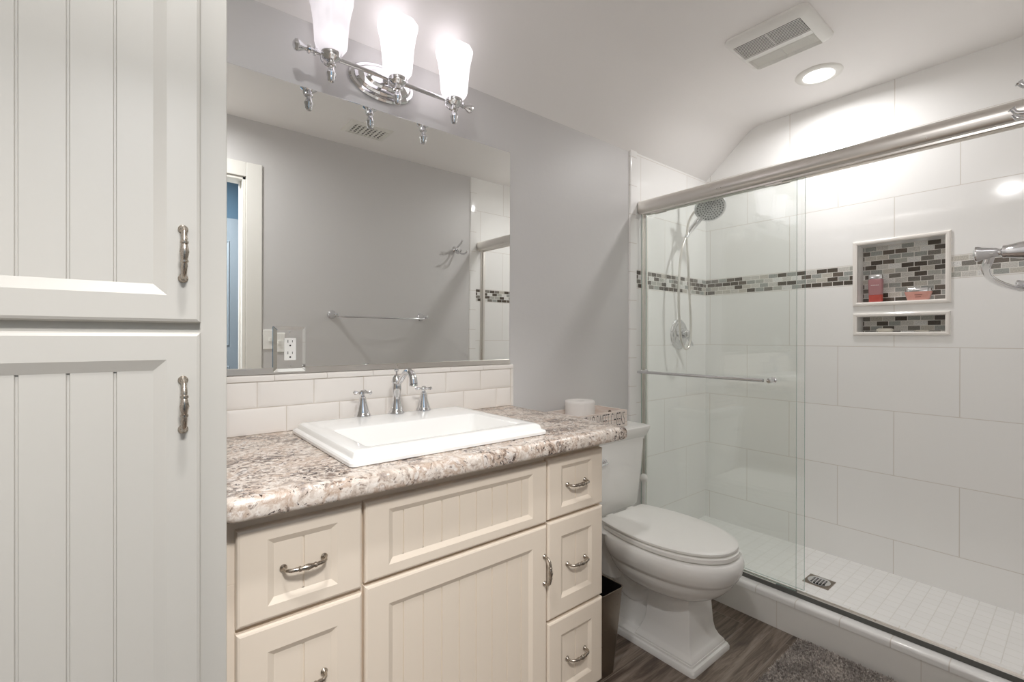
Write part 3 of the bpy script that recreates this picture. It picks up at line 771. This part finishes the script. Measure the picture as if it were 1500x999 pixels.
# trash can ------------------------------------------------------------------
t = thing('trash_can', 'tapered brushed steel wastebasket between vanity and toilet', 'trash can', (1.300, -.385, 0))
b = MB(); w0, w1, d0, d1, h = .046, .060, .078, .108, .310
b.loft([rrect(-w0, w0, -d0, d0, 0, .012), rrect(-w1, w1, -d1, d1, h, .014), rrect(-w1 - .002, w1 + .002, -d1 - .002, d1 + .002, h + .001, .015), rrect(-w1 - .002, w1 + .002, -d1 - .002, d1 + .002, h + .005, .015), rrect(-w1 + .0015, w1 - .0015, -d1 + .0015, d1 - .0015, h + .005, .014)], cap1=False)
b.build('bin_shell', m_steel, t, smooth=40)
b = MB(); b.loft([rrect(-w1 + .0015, w1 - .0015, -d1 + .0015, d1 - .0015, h + .0045, .014), rrect(-w0 + .002, w0 - .002, -d0 + .002, d0 - .002, .004, .012)], cap0=False)
b.build('black_liner', m_blackplastic, t, smooth=40)

# bath rug ---------------------------------------------------------------------
RX0, RX1, RY0, RY1 = 1.22, 2.045, -1.34, -.815
def rug_mat(name):
    k = N(name); no = k.n('TexNoise', {'Vector': k.coord(), 'Scale': 130., 'Detail': 2.}).outputs[0]
    big = k.n('TexNoise', {'Vector': k.coord(), 'Scale': 14.}).outputs[0]
    return k.finish(k.ramp(k.math('ADD', k.math('MULTIPLY', no, .7), k.math('MULTIPLY', big, .3)), [(.36, lin((144, 137, 131))), (.5, lin((186, 178, 172))), (.64, lin((228, 221, 214)))]), .95)
m_rug = rug_mat('grey_chenille')
t = thing('bath_rug', 'shaggy dark grey bath rug on the floor beside the curb', 'rug', (0, 0, 0))
b = MB(); b.loft([rrect(RX0 + .005, RX1 - .005, RY0 + .005, RY1 - .005, .001, .04), rrect(RX0, RX1, RY0, RY1, .006, .04), rrect(RX0 + .008, RX1 - .008, RY0 + .008, RY1 - .008, .012, .04)])
b.build('backing', m_rug, t, smooth=40)
rng = np.random.default_rng(3); NT = 70000
px = rng.uniform(RX0 + .004, RX1 - .004, NT); py = rng.uniform(RY0 + .004, RY1 - .004, NT)
cxn = np.clip(px, RX0 + .04, RX1 - .04); cyn = np.clip(py, RY0 + .04, RY1 - .04)
ok = np.hypot(px - cxn, py - cyn) < .038; px, py = px[ok], py[ok]; n = len(px)
ang = rng.uniform(0, 2 * PI, n); hgt = rng.uniform(.010, .018, n); lean = rng.uniform(.002, .009, n); la = rng.uniform(0, 2 * PI, n); wd = rng.uniform(.0012, .0022, n)
dx, dy = np.cos(ang) * wd, np.sin(ang) * wd; lx_, ly_ = np.cos(la) * lean, np.sin(la) * lean
V = np.zeros((n, 5, 3))
V[:, 0] = np.stack([px - dx, py - dy, np.full(n, .008)], 1); V[:, 1] = np.stack([px + dx, py + dy, np.full(n, .008)], 1)
V[:, 2] = np.stack([px + dx * 1.2 + lx_ * .6, py + dy * 1.2 + ly_ * .6, .008 + hgt * .7], 1); V[:, 3] = np.stack([px - dx * 1.2 + lx_ * .6, py - dy * 1.2 + ly_ * .6, .008 + hgt * .7], 1)
V[:, 4] = np.stack([px + lx_, py + ly_, .008 + hgt], 1)
me = bpy.data.meshes.new('pile'); base = np.arange(n) * 5
me.vertices.add(n * 5); me.vertices.foreach_set('co', V.ravel())
quad = np.stack([base, base + 1, base + 2, base + 3], 1); tri = np.stack([base + 3, base + 2, base + 4], 1)
me.loops.add(n * 7); me.loops.foreach_set('vertex_index', np.concatenate([quad.ravel(), tri.ravel()]).astype(np.int32))
me.polygons.add(n * 2); me.polygons.foreach_set('loop_start', np.concatenate([np.arange(n) * 4, n * 4 + np.arange(n) * 3]).astype(np.int32))
me.update(calc_edges=True); me.materials.append(m_rug)
o = bpy.data.objects.new('pile', me); C.objects.link(o); o.parent = t; o['kind'] = 'stuff'

# ------------------------------------------------------------------ shower enclosure
t = thing('shower_door_frame', 'chrome shower door frame with rounded header rail and bottom track', 'shower frame')
b = MB(); cx_, cz_ = 2.122, 1.898; pr = []
for i in range(24):
    a = 2 * PI * i / 24; pr.append((cx_ + .027 * abs(math.cos(a)) ** .85 * math.copysign(1, math.cos(a)), cz_ + .034 * abs(math.sin(a)) ** .85 * math.copysign(1, math.sin(a))))
b.loft([[(x, y, z) for x, z in pr] for y in (YF + .006, -.012)])
b.build('header_rail', m_satin, t, smooth=40)
b = MB(); b.box(2.112, 2.1155, YF + .02, -.02, 1.8585, 1.868); b.box(2.1335, 2.1375, YF + .02, -.02, 1.860, 1.868); b.box(2.1545, 2.158, YF + .02, -.02, 1.8585, 1.868)
b.build('header_channel', m_satin, t)
for yy in (-.0105, YF + .0105):
    s = -1 if yy > -.5 else 1
    b = MB(); y2 = yy + s * .012
    b.box(2.150, 2.168, yy + s * -.005, yy + s * .016, .1425, 1.866); b.box(2.138, 2.150, yy + s * -.005, yy + s * .002, .1425, 1.866)
    b.build('wall_post', m_satin, t, bevel=.001)
b = MB(); b.box(2.112, 2.162, YF + .012, -.012, .1395, .1425); b.box(2.134, 2.136, YF + .012, -.012, .1425, .147); b.box(2.160, 2.162, YF + .012, -.012, .1425, .147)
b.build('bottom_track', m_satin, t)
b = MB(); b.box(2.1095, 2.1120, YF + .012, -.012, .1395, .1585); b.build('track_lip_shade', m_guide_shade, t)  # front lip of the track, coloured dark to stand in for shading
b = MB(); b.box(2.1124, 2.131, -.777, -.700, .1430, .1585); b.build('door_guide', m_guide_shade, t, bevel=.001)

def glass_panel(name, label, xg, y0, y1, zt, hb):
    t = thing(name, label, 'shower door', group=None)
    b = MB(); xa, xb = xg - .003, xg + .003
    b.box(xa, xb, y0, y1, .1595, zt)
    me_o = b.build('pane', [m_glass, m_gedge], t)
    for p in me_o.data.polygons:
        if abs(p.normal.x) < .5: p.material_index = 1
    b = MB()
    for yy in (y0 + .09, y1 - .09): b.box(xg - .0048, xg - .003, yy - .035, yy + .035, zt - .010, zt)
    b.build('roller_bracket', m_satin, t, bevel=.001)
    if hb:
        b = MB(); xo = xg - .060; ya, yb_ = -.040, -.715
        b.tube([(xo, ya, 1.021), (xo, yb_ + .045, 1.021)], .0075, 16)
        b.build('towel_bar', m_chrome, t, smooth=40)
        for yy in (ya - .012, yb_ + .025):
            b = MB(); b.lathe([(.012, -.0145), (.0125, -.016), (.0115, -.020), (.007, -.022), (.0065, -.045), (.0095, -.048), (.0115, -.055), (.0115, -.065), (.009, -.069), (.0, -.070)], (xg + .012, yy, 1.021), 'x', 20)
            b.build('bar_post', m_chrome, t, smooth=40)
    return t
glass_panel('sliding_glass_door', 'outer sliding shower glass panel carrying the towel bar', 2.1215, -.776, -.020, 1.862, True)
glass_panel('sliding_glass_door', 'inner sliding shower glass panel behind the towel bar one', 2.149, -.797, -.030, 1.862, False)

# shower valve --------------------------------------------------------------
t = thing('shower_valve', 'round chrome shower valve with lever on the tiled wall', 'shower valve', (2.505, -.005, 1.221))
b = MB(); b.lathe([(.088, 0), (.088, -.003), (.082, -.008), (.070, -.011), (.066, -.010), (.060, -.013), (.040, -.016), (.034, -.018), (.032, -.030), (.028, -.034), (.0, -.034)], (0, 0, 0), 'y', 40)
b.build('escutcheon', m_chrome, t, smooth=35)
b = MB(); b.lathe([(.020, -.034), (.024, -.040), (.024, -.058), (.017, -.066), (.0, -.067)], (0, 0, 0), 'y', 24)
b.tube([(.0, -.052, -.012), (.022, -.058, -.035), (.040, -.062, -.058), (.046, -.062, -.068)], [.008, .007, .008, .005], 12)
b.build('lever', m_chrome, t, smooth=40)

# shower head with arm, hand shower and hose ------------------------------------
t = thing('shower_fixture', 'chrome dual shower head with hand wand and looping hose', 'shower head', (2.50, -.005, 2.02))
b = MB()
b.lathe([(.030, 0), (.029, -.004), (.020, -.010), (.012, -.014)], (0, 0, 0), 'y', 24)
b.tube(smooth_path([(0, -.005, 0), (0, -.06, .004), (0, -.11, -.010), (0, -.145, -.040)], 5), .0105, 14)
b.lathe([(.0, -.030), (.016, -.032), (.022, -.045), (.022, -.070), (.016, -.080), (.0, -.082)], (0, -.15, 0), 'z', 20)
b.build('shower_arm', m_chrome, t, smooth=40)
# round face tilted towards the room
hd = bpy.data.objects.new('spray_head', None)
b = MB(); b.lathe([(.0, .048), (.018, .046), (.024, .036), (.035, .024), (.074, .014), (.083, .008), (.084, .001), (.081, -.003), (.075, -.004), (.0, -.005)], (0, 0, 0), 'z', 44)
o = b.build('spray_head', m_chrome, t, smooth=35)
q = Vector((-.60, -.46, -.65)).normalized()      # the face looks this way
rot = Vector((0, 0, -1)).rotation_difference(q)
hc = Vector((.0, -.195, -.095)); o.rotation_mode = 'QUATERNION'; o.rotation_quaternion = rot; o.location = hc
bpy.data.objects.remove(hd)
b = MB()
for ring, cnt in ((.0, 1), (.013, 6), (.026, 12), (.039, 18), (.053, 24), (.067, 28)):
    for i in range(cnt):
        a = 2 * PI * i / cnt; b.lathe([(.0040, -.004), (.0036, -.0062), (.0014, -.0068)], (ring * math.cos(a), ring * math.sin(a), 0), 'z', 6)
MB().lathe([(.0, -.0052), (.072, -.0047), (.0735, -.0040)], (0, 0, 0), 'z', 40, cap=False).build('spray_face', metal('grey_spray_face', (205, 206, 206), .3), o, smooth=40)
no_ = b.build('spray_nozzles', glossy('nozzle_grey', (84, 86, 86), .4), o)
no_['kind'] = 'stuff'
b = MB(); side = Vector((-.55, .12, -.80)).normalized()
pts = smooth_path([hc + Vector((.016, .045, -.020)), hc + Vector((.004, .080, -.065)), hc + Vector((-.030, .104, -.115)), (-.067, -.085, -.255)], 5)
n_ = len(pts); b.tube(pts, [.020 - .009 * (i / (n_ - 1)) for i in range(n_)], 16)
b.build('hand_wand', m_chrome, t, smooth=40)
b = MB()
hs = [(-.067, -.085, -.252), (-.105, -.085, -.334), (-.129, -.085, -.459), (-.135, -.085, -.611), (-.121, -.085, -.764), (-.105, -.085, -.84), (-.065, -.085, -.883), (-.022, -.085, -.86), (-.007, -.085, -.762), (-.020, -.085, -.606), (-.045, -.09, -.412), (-.060, -.09, -.239), (-.045, -.10, -.145), (-.012, -.135, -.075)]
b.tube(smooth_path(hs, 8), .0068, 10)
b.build('hose', m_satin, t, smooth=40)

# drain -----------------------------------------------------------------------
t = thing('shower_drain', 'square steel drain in the white shower floor', 'drain', (2.456, -.752, .0768))
b = MB(); b.loft([rrect(-.052, .052, -.052, .052, 0, .002), rrect(-.052, .052, -.052, .052, .002, .002), rrect(-.051, .051, -.051, .051, .0026, .002)])
b.build('drain_plate', m_steel, t)
b = MB(); b.lathe([(.0, .0027), (.043, .0027), (.045, .0040), (.042, .0042), (.040, .0032), (.0, .0030)], (0, 0, 0), 'z', 32)
b.build('strainer_ring', m_chrome, t, smooth=40)
b = MB()
for i in range(-3, 4):
    for j in range(-3, 4):
        if i * i + j * j < 9: b.box(i * .0118 - .0034, i * .0118 + .0034, j * .0118 - .0034, j * .0118 + .0034, .0031, .0036)
b.build('strainer_holes', m_dark, t)

# niche contents ----------------------------------------------------------------
def col_glass(name, col, rough=.1, tr=.5):
    k = N(name); no = k.n('TexNoise', {'Vector': k.coord(), 'Scale': 25.}).outputs[0]
    return k.finish(lin(col), k.math('MULTIPLY_ADD', no, .05, rough), **{'Transmission Weight': tr})
NZ = 1.3765
t = thing('shampoo_bottle', 'red translucent shampoo bottle with silver cap in the niche', 'bottle', (2.852, -.868, NZ))
b = MB(); b.loft([rrect(-.015, .015, -.024, .024, 0, .012), rrect(-.017, .017, -.027, .027, .003, .013), rrect(-.0175, .0175, -.028, .028, .036, .013)])
b.build('liquid', glossy('red_liquid', (190, 84, 74), .12), t, smooth=40)
b = MB(); b.loft([rrect(-.0175, .0175, -.028, .028, .0365, .013), rrect(-.018, .018, -.030, .030, .10, .013), rrect(-.017, .017, -.029, .029, .112, .013), rrect(-.014, .014, -.024, .024, .115, .012)])
b.build('upper_shell', glossy('mauve_plastic', (168, 122, 124), .12), t, smooth=40)
b = MB(); b.loft([rrect(-.015, .015, -.028, .028, .1155, .010), rrect(-.015, .015, -.028, .028, .134, .010), rrect(-.014, .014, -.027, .027, .136, .010)]); b.build('cap', m_chrome, t, smooth=40)
b = MB(); 
for i in range(7): b.box(-.0184, -.0180, -.016 + i * .0048, -.013 + i * .0048, .082, .0845)
b.build('label_print', m_plast, t)
t = thing('cream_jar', 'salmon pink jar with silver lid in the niche', 'jar', (2.853, -1.029, NZ))
b = MB(); b.loft([rrect(-.018, .018, -.036, .036, 0, .012), rrect(-.020, .020, -.039, .039, .003, .012), rrect(-.024, .024, -.048, .048, .036, .014), rrect(-.024, .024, -.049, .049, .040, .014)])
b.build('jar_body', glossy('salmon_plastic', (218, 162, 150), .2), t, smooth=40)
b = MB(); b.loft([rrect(-.023, .023, -.047, .047, .0405, .014), rrect(-.023, .023, -.047, .047, .054, .014), rrect(-.021, .021, -.045, .045, .0565, .014)]); b.build('lid', m_chrome, t, smooth=40)
b = MB(); b.box(-.0232, -.0226, -.018, .010, .024, .0262); b.box(-.0222, -.0214, -.013, .008, .014, .0158)
b.build('label_print', glossy('dark_print', (128, 76, 70), .4), t)
for nm, yy, ln, hh, lb in (('bar_soap', -.905, .034, .018, 'white bar of soap at the left of the low niche'), ('bar_soap', -1.042, .028, .008, 'thin worn white soap at the right of the low niche')):
    b = MB(); b.loft([rrect(-.016, .016, -ln * .8, ln * .8, 0, .014), rrect(-.022, .022, -ln, ln, hh * .35, .02), rrect(-.021, .021, -ln * .97, ln * .97, hh * .7, .02), rrect(-.012, .012, -ln * .7, ln * .7, hh, .012)])
    o = b.build(nm, glossy('soap', (232, 226, 214), .4), None, smooth=60); o.location = (2.850, yy, 1.2305); tag(o, lb, 'soap')

# ------------------------------------------------------------------ ceiling fixtures
def can_light(x, y, label, power):
    t = thing('recessed_light', label, 'ceiling light', (x, y, ZC))
    b = MB(); b.lathe([(.061, .0), (.061, -.006), (.066, -.009), (.080, -.007), (.093, -.003), (.095, .0)], (0, 0, 0), 'z', 48, cap=False)
    b.build('trim_ring', m_trim, t, smooth=40)
    b = MB(); b.lathe([(.0605, -.0035), (.040, -.0040), (.0, -.0042)], (0, 0, 0), 'z', 40, cap=False)
    b.build('lens', m_lens, t, smooth=40)
    ld = bpy.data.lights.new('lamp', 'AREA'); ld.shape = 'DISK'; ld.size = .115; ld.energy = power; ld.color = (1, .99, .99); ld.spread = math.radians(170)
    lo = bpy.data.objects.new('lamp', ld); C.objects.link(lo); lo.parent = t; lo.location = (0, 0, -.0055)
can_light(2.487, -.735, 'round recessed ceiling light over the shower', P_CAN_SHOWER)
can_light(.08, -1.12, 'added unseen recessed fill light near the doorway', P_FILL_DOOR)  # extra can outside the view, added for soft fill

t = thing('exhaust_fan', 'white louvred exhaust fan grille on the ceiling', 'exhaust fan', (2.058, -.727, ZC))
b = MB(); hx, hy = .152, .158
gx0, gx1, gy0, gy1 = -.108, .142, -.118, .135
b.loft([rrect(-hx, hx, -hy, hy, 0, .03, 6), rrect(-hx, hx, -hy, hy, -.008, .03, 6), rrect(-hx + .006, hx - .006, -hy + .006, hy - .006, -.015, .028, 6), rrect(-hx + .025, hx - .02, -hy + .022, hy - .02, -.022, .02, 6),
        rrect(gx0, gx1 - .01, gy0, gy1, -.024, .003, 6), rrect(gx0 + .002, gx1 - .012, gy0 + .002, gy1 - .002, -.010, .003, 6)])
b.build('cover', m_plast, t, smooth=35)
b = MB(); b.box(gx0 + .003, .005, gy0 + .003, gy1 - .003, -.0190, -.0180); b.build('dark_opening', m_dark, t)
b = MB()
def slats(xa, xb, n, tilt):
    st = (xb - xa) / n
    for i in range(n):
        x = xa + st * (i + .5); h_ = st * .17
        b.add([(x - h_, gy0 + .002, -.0235), (x + h_, gy0 + .002, -.0245 + tilt), (x + h_, gy1 - .002, -.0245 + tilt), (x - h_, gy1 - .002, -.0235),
               (x - h_, gy0 + .002, -.0225), (x + h_, gy0 + .002, -.0235 + tilt), (x + h_, gy1 - .002, -.0235 + tilt), (x - h_, gy1 - .002, -.0225)],
              [(0, 1, 2, 3), (4, 7, 6, 5), (0, 4, 5, 1), (1, 5, 6, 2), (2, 6, 7, 3), (3, 7, 4, 0)])
slats(gx0 + .003, .004, 11, 0); slats(.030, gx1 - .014, 12, .002); b.box(.004, .030, gy0, gy1, -.0255, -.018); b.box(-.10, .128, .008, .011, -.0215, -.018)
b.build('louvres', m_plast, t)

t = thing('air_vent', 'white ceiling air register reflected in the mirror', 'air vent', (1.094, -1.234, ZC))
b = MB(); hx, hy = .130, .092
b.loft([rrect(-hx, hx, -hy, hy, 0, .003), rrect(-hx, hx, -hy, hy, -.004, .003), rrect(-hx + .02, hx - .02, -hy + .02, hy - .02, -.010, .003), rrect(-hx + .024, hx - .024, -hy + .024, hy - .024, -.010, .003), rrect(-hx + .026, hx - .026, -hy + .026, hy - .026, -.003, .003)])
b.build('frame', m_trim, t)
MB().box(-hx + .026, hx - .026, -hy + .026, hy - .026, -.0042, -.0034).build('duct_opening', m_dark, t)
b = MB()
for i in range(9):
    x = -.098 + i * .0245; b.box(x - (.004 if i % 3 else .007), x + (.004 if i % 3 else .007), -hy + .026, hy - .026, -.009, -.0045)
for j in range(5):
    y = -.052 + j * .026; b.box(-.104, -.028, y - .003, y + .003, -.0095, -.005)
    b.box(-.028, .104, y - .005, y + .001, -.0095, -.0055)
b.build('louvres', m_trim, t)

# ------------------------------------------------------------------ doorway wall: towel bar, robe hook, switch
t = thing('towel_bar', 'bowed chrome towel bar on the grey wall opposite the mirror', 'towel bar', (1.30, YF + .0005, 1.326))
LB = .305
b = MB()
pts = []
for i in range(25):
    s = -1 + 2 * i / 24; pts.append((s * LB, .090 + .020 * (1 - s * s), -.014))
b.tube([(-LB - .002, .086, -.002), (-LB, .088, -.010)] + pts[1:-1] + [(LB, .088, -.010), (LB + .002, .086, -.002)], .0058, 14)
b.build('bar', m_chrome, t, smooth=40)
for s in (-1, 1):
    b = MB(); b.lathe([(.028, 0), (.028, .003), (.025, .008), (.0225, .010), (.0185, .020), (.0145, .036), (.0118, .056), (.0090, .068), (.0092, .070), (.0092, .0725), (.0055, .0745), (.0050, .0765), (.0068, .079), (.0072, .082), (.0092, .094), (.0112, .0985), (.0112, .101), (.006, .1035), (.0, .104)], (s * (LB + .010), 0, 0), 'y', 28)
    b.build('mounting_post', m_chrome, t, smooth=35)
t = thing('robe_hook', 'double-pronged chrome robe hook on the grey wall by the shower', 'hook', (1.900, YF + .0005, 1.850))
b = MB(); b.lathe([(.024, 0), (.024, .003), (.020, .008), (.013, .014), (.010, .022), (.012, .030), (.016, .040), (.017, .046), (.011, .056), (.0, .058)], (0, 0, 0), 'y', 24)
b.build('mount', m_chrome, t, smooth=40)
b = MB()
b.tube(smooth_path([(0, .020, .006), (-.004, .045, .012), (-.006, .075, .022), (-.008, .104, .036), (-.008, .118, .052)], 5), [.007] * 20 + [.010], 12)
for s in (-1, 1):
    b.tube(smooth_path([(0, .020, -.004), (s * .012, .035, -.022), (s * .022, .080, -.042), (s * .026, .118, -.036), (s * .026, .130, -.022)], 5), [.006] * 20 + [.009], 12)
b.build('prongs', m_chrome, t, smooth=40)
t = thing('light_switch', 'white double rocker light switch beside the door casing', 'light switch', (.648, YF + .0005, 1.168))
b = MB(); b.loft([rrect(-.058, .058, -.0585, .0585, 0, .004, 3, 'xz'), rrect(-.058, .058, -.0585, .0585, .003, .004, 3, 'xz'), rrect(-.054, .054, -.0545, .0545, .0055, .004, 3, 'xz')])
b.build('wall_plate', m_plast, t)
for dx in (-.023, .023):
    MB().box(dx - .005, dx + .005, .005, .014, -.011, .011).build('toggle', m_plast, t, bevel=.001)
# added fill light in the hall, unseen, built as a flush ceiling fixture
t = thing('hall_fill_light', 'added unseen round fill light in the hall behind the doorway', 'ceiling light', (.05, -2.12, ZC))
MB().lathe([(.17, 0), (.17, -.02), (.16, -.03)], (0, 0, 0), 'z', 40, cap=False).build('fill_ring', m_satin, t, smooth=40)
MB().lathe([(.16, -.028), (.12, -.045), (.05, -.055), (.0, -.057)], (0, 0, 0), 'z', 40, cap=False).build('diffuser', m_fill_lens, t, smooth=60)
ld = bpy.data.lights.new('lamp', 'AREA'); ld.shape = 'DISK'; ld.size = .3; ld.energy = P_FILL_HALL; ld.color = (1, .985, .98)
lo = bpy.data.objects.new('lamp', ld); C.objects.link(lo); lo.parent = t; lo.location = (0, 0, -.06)
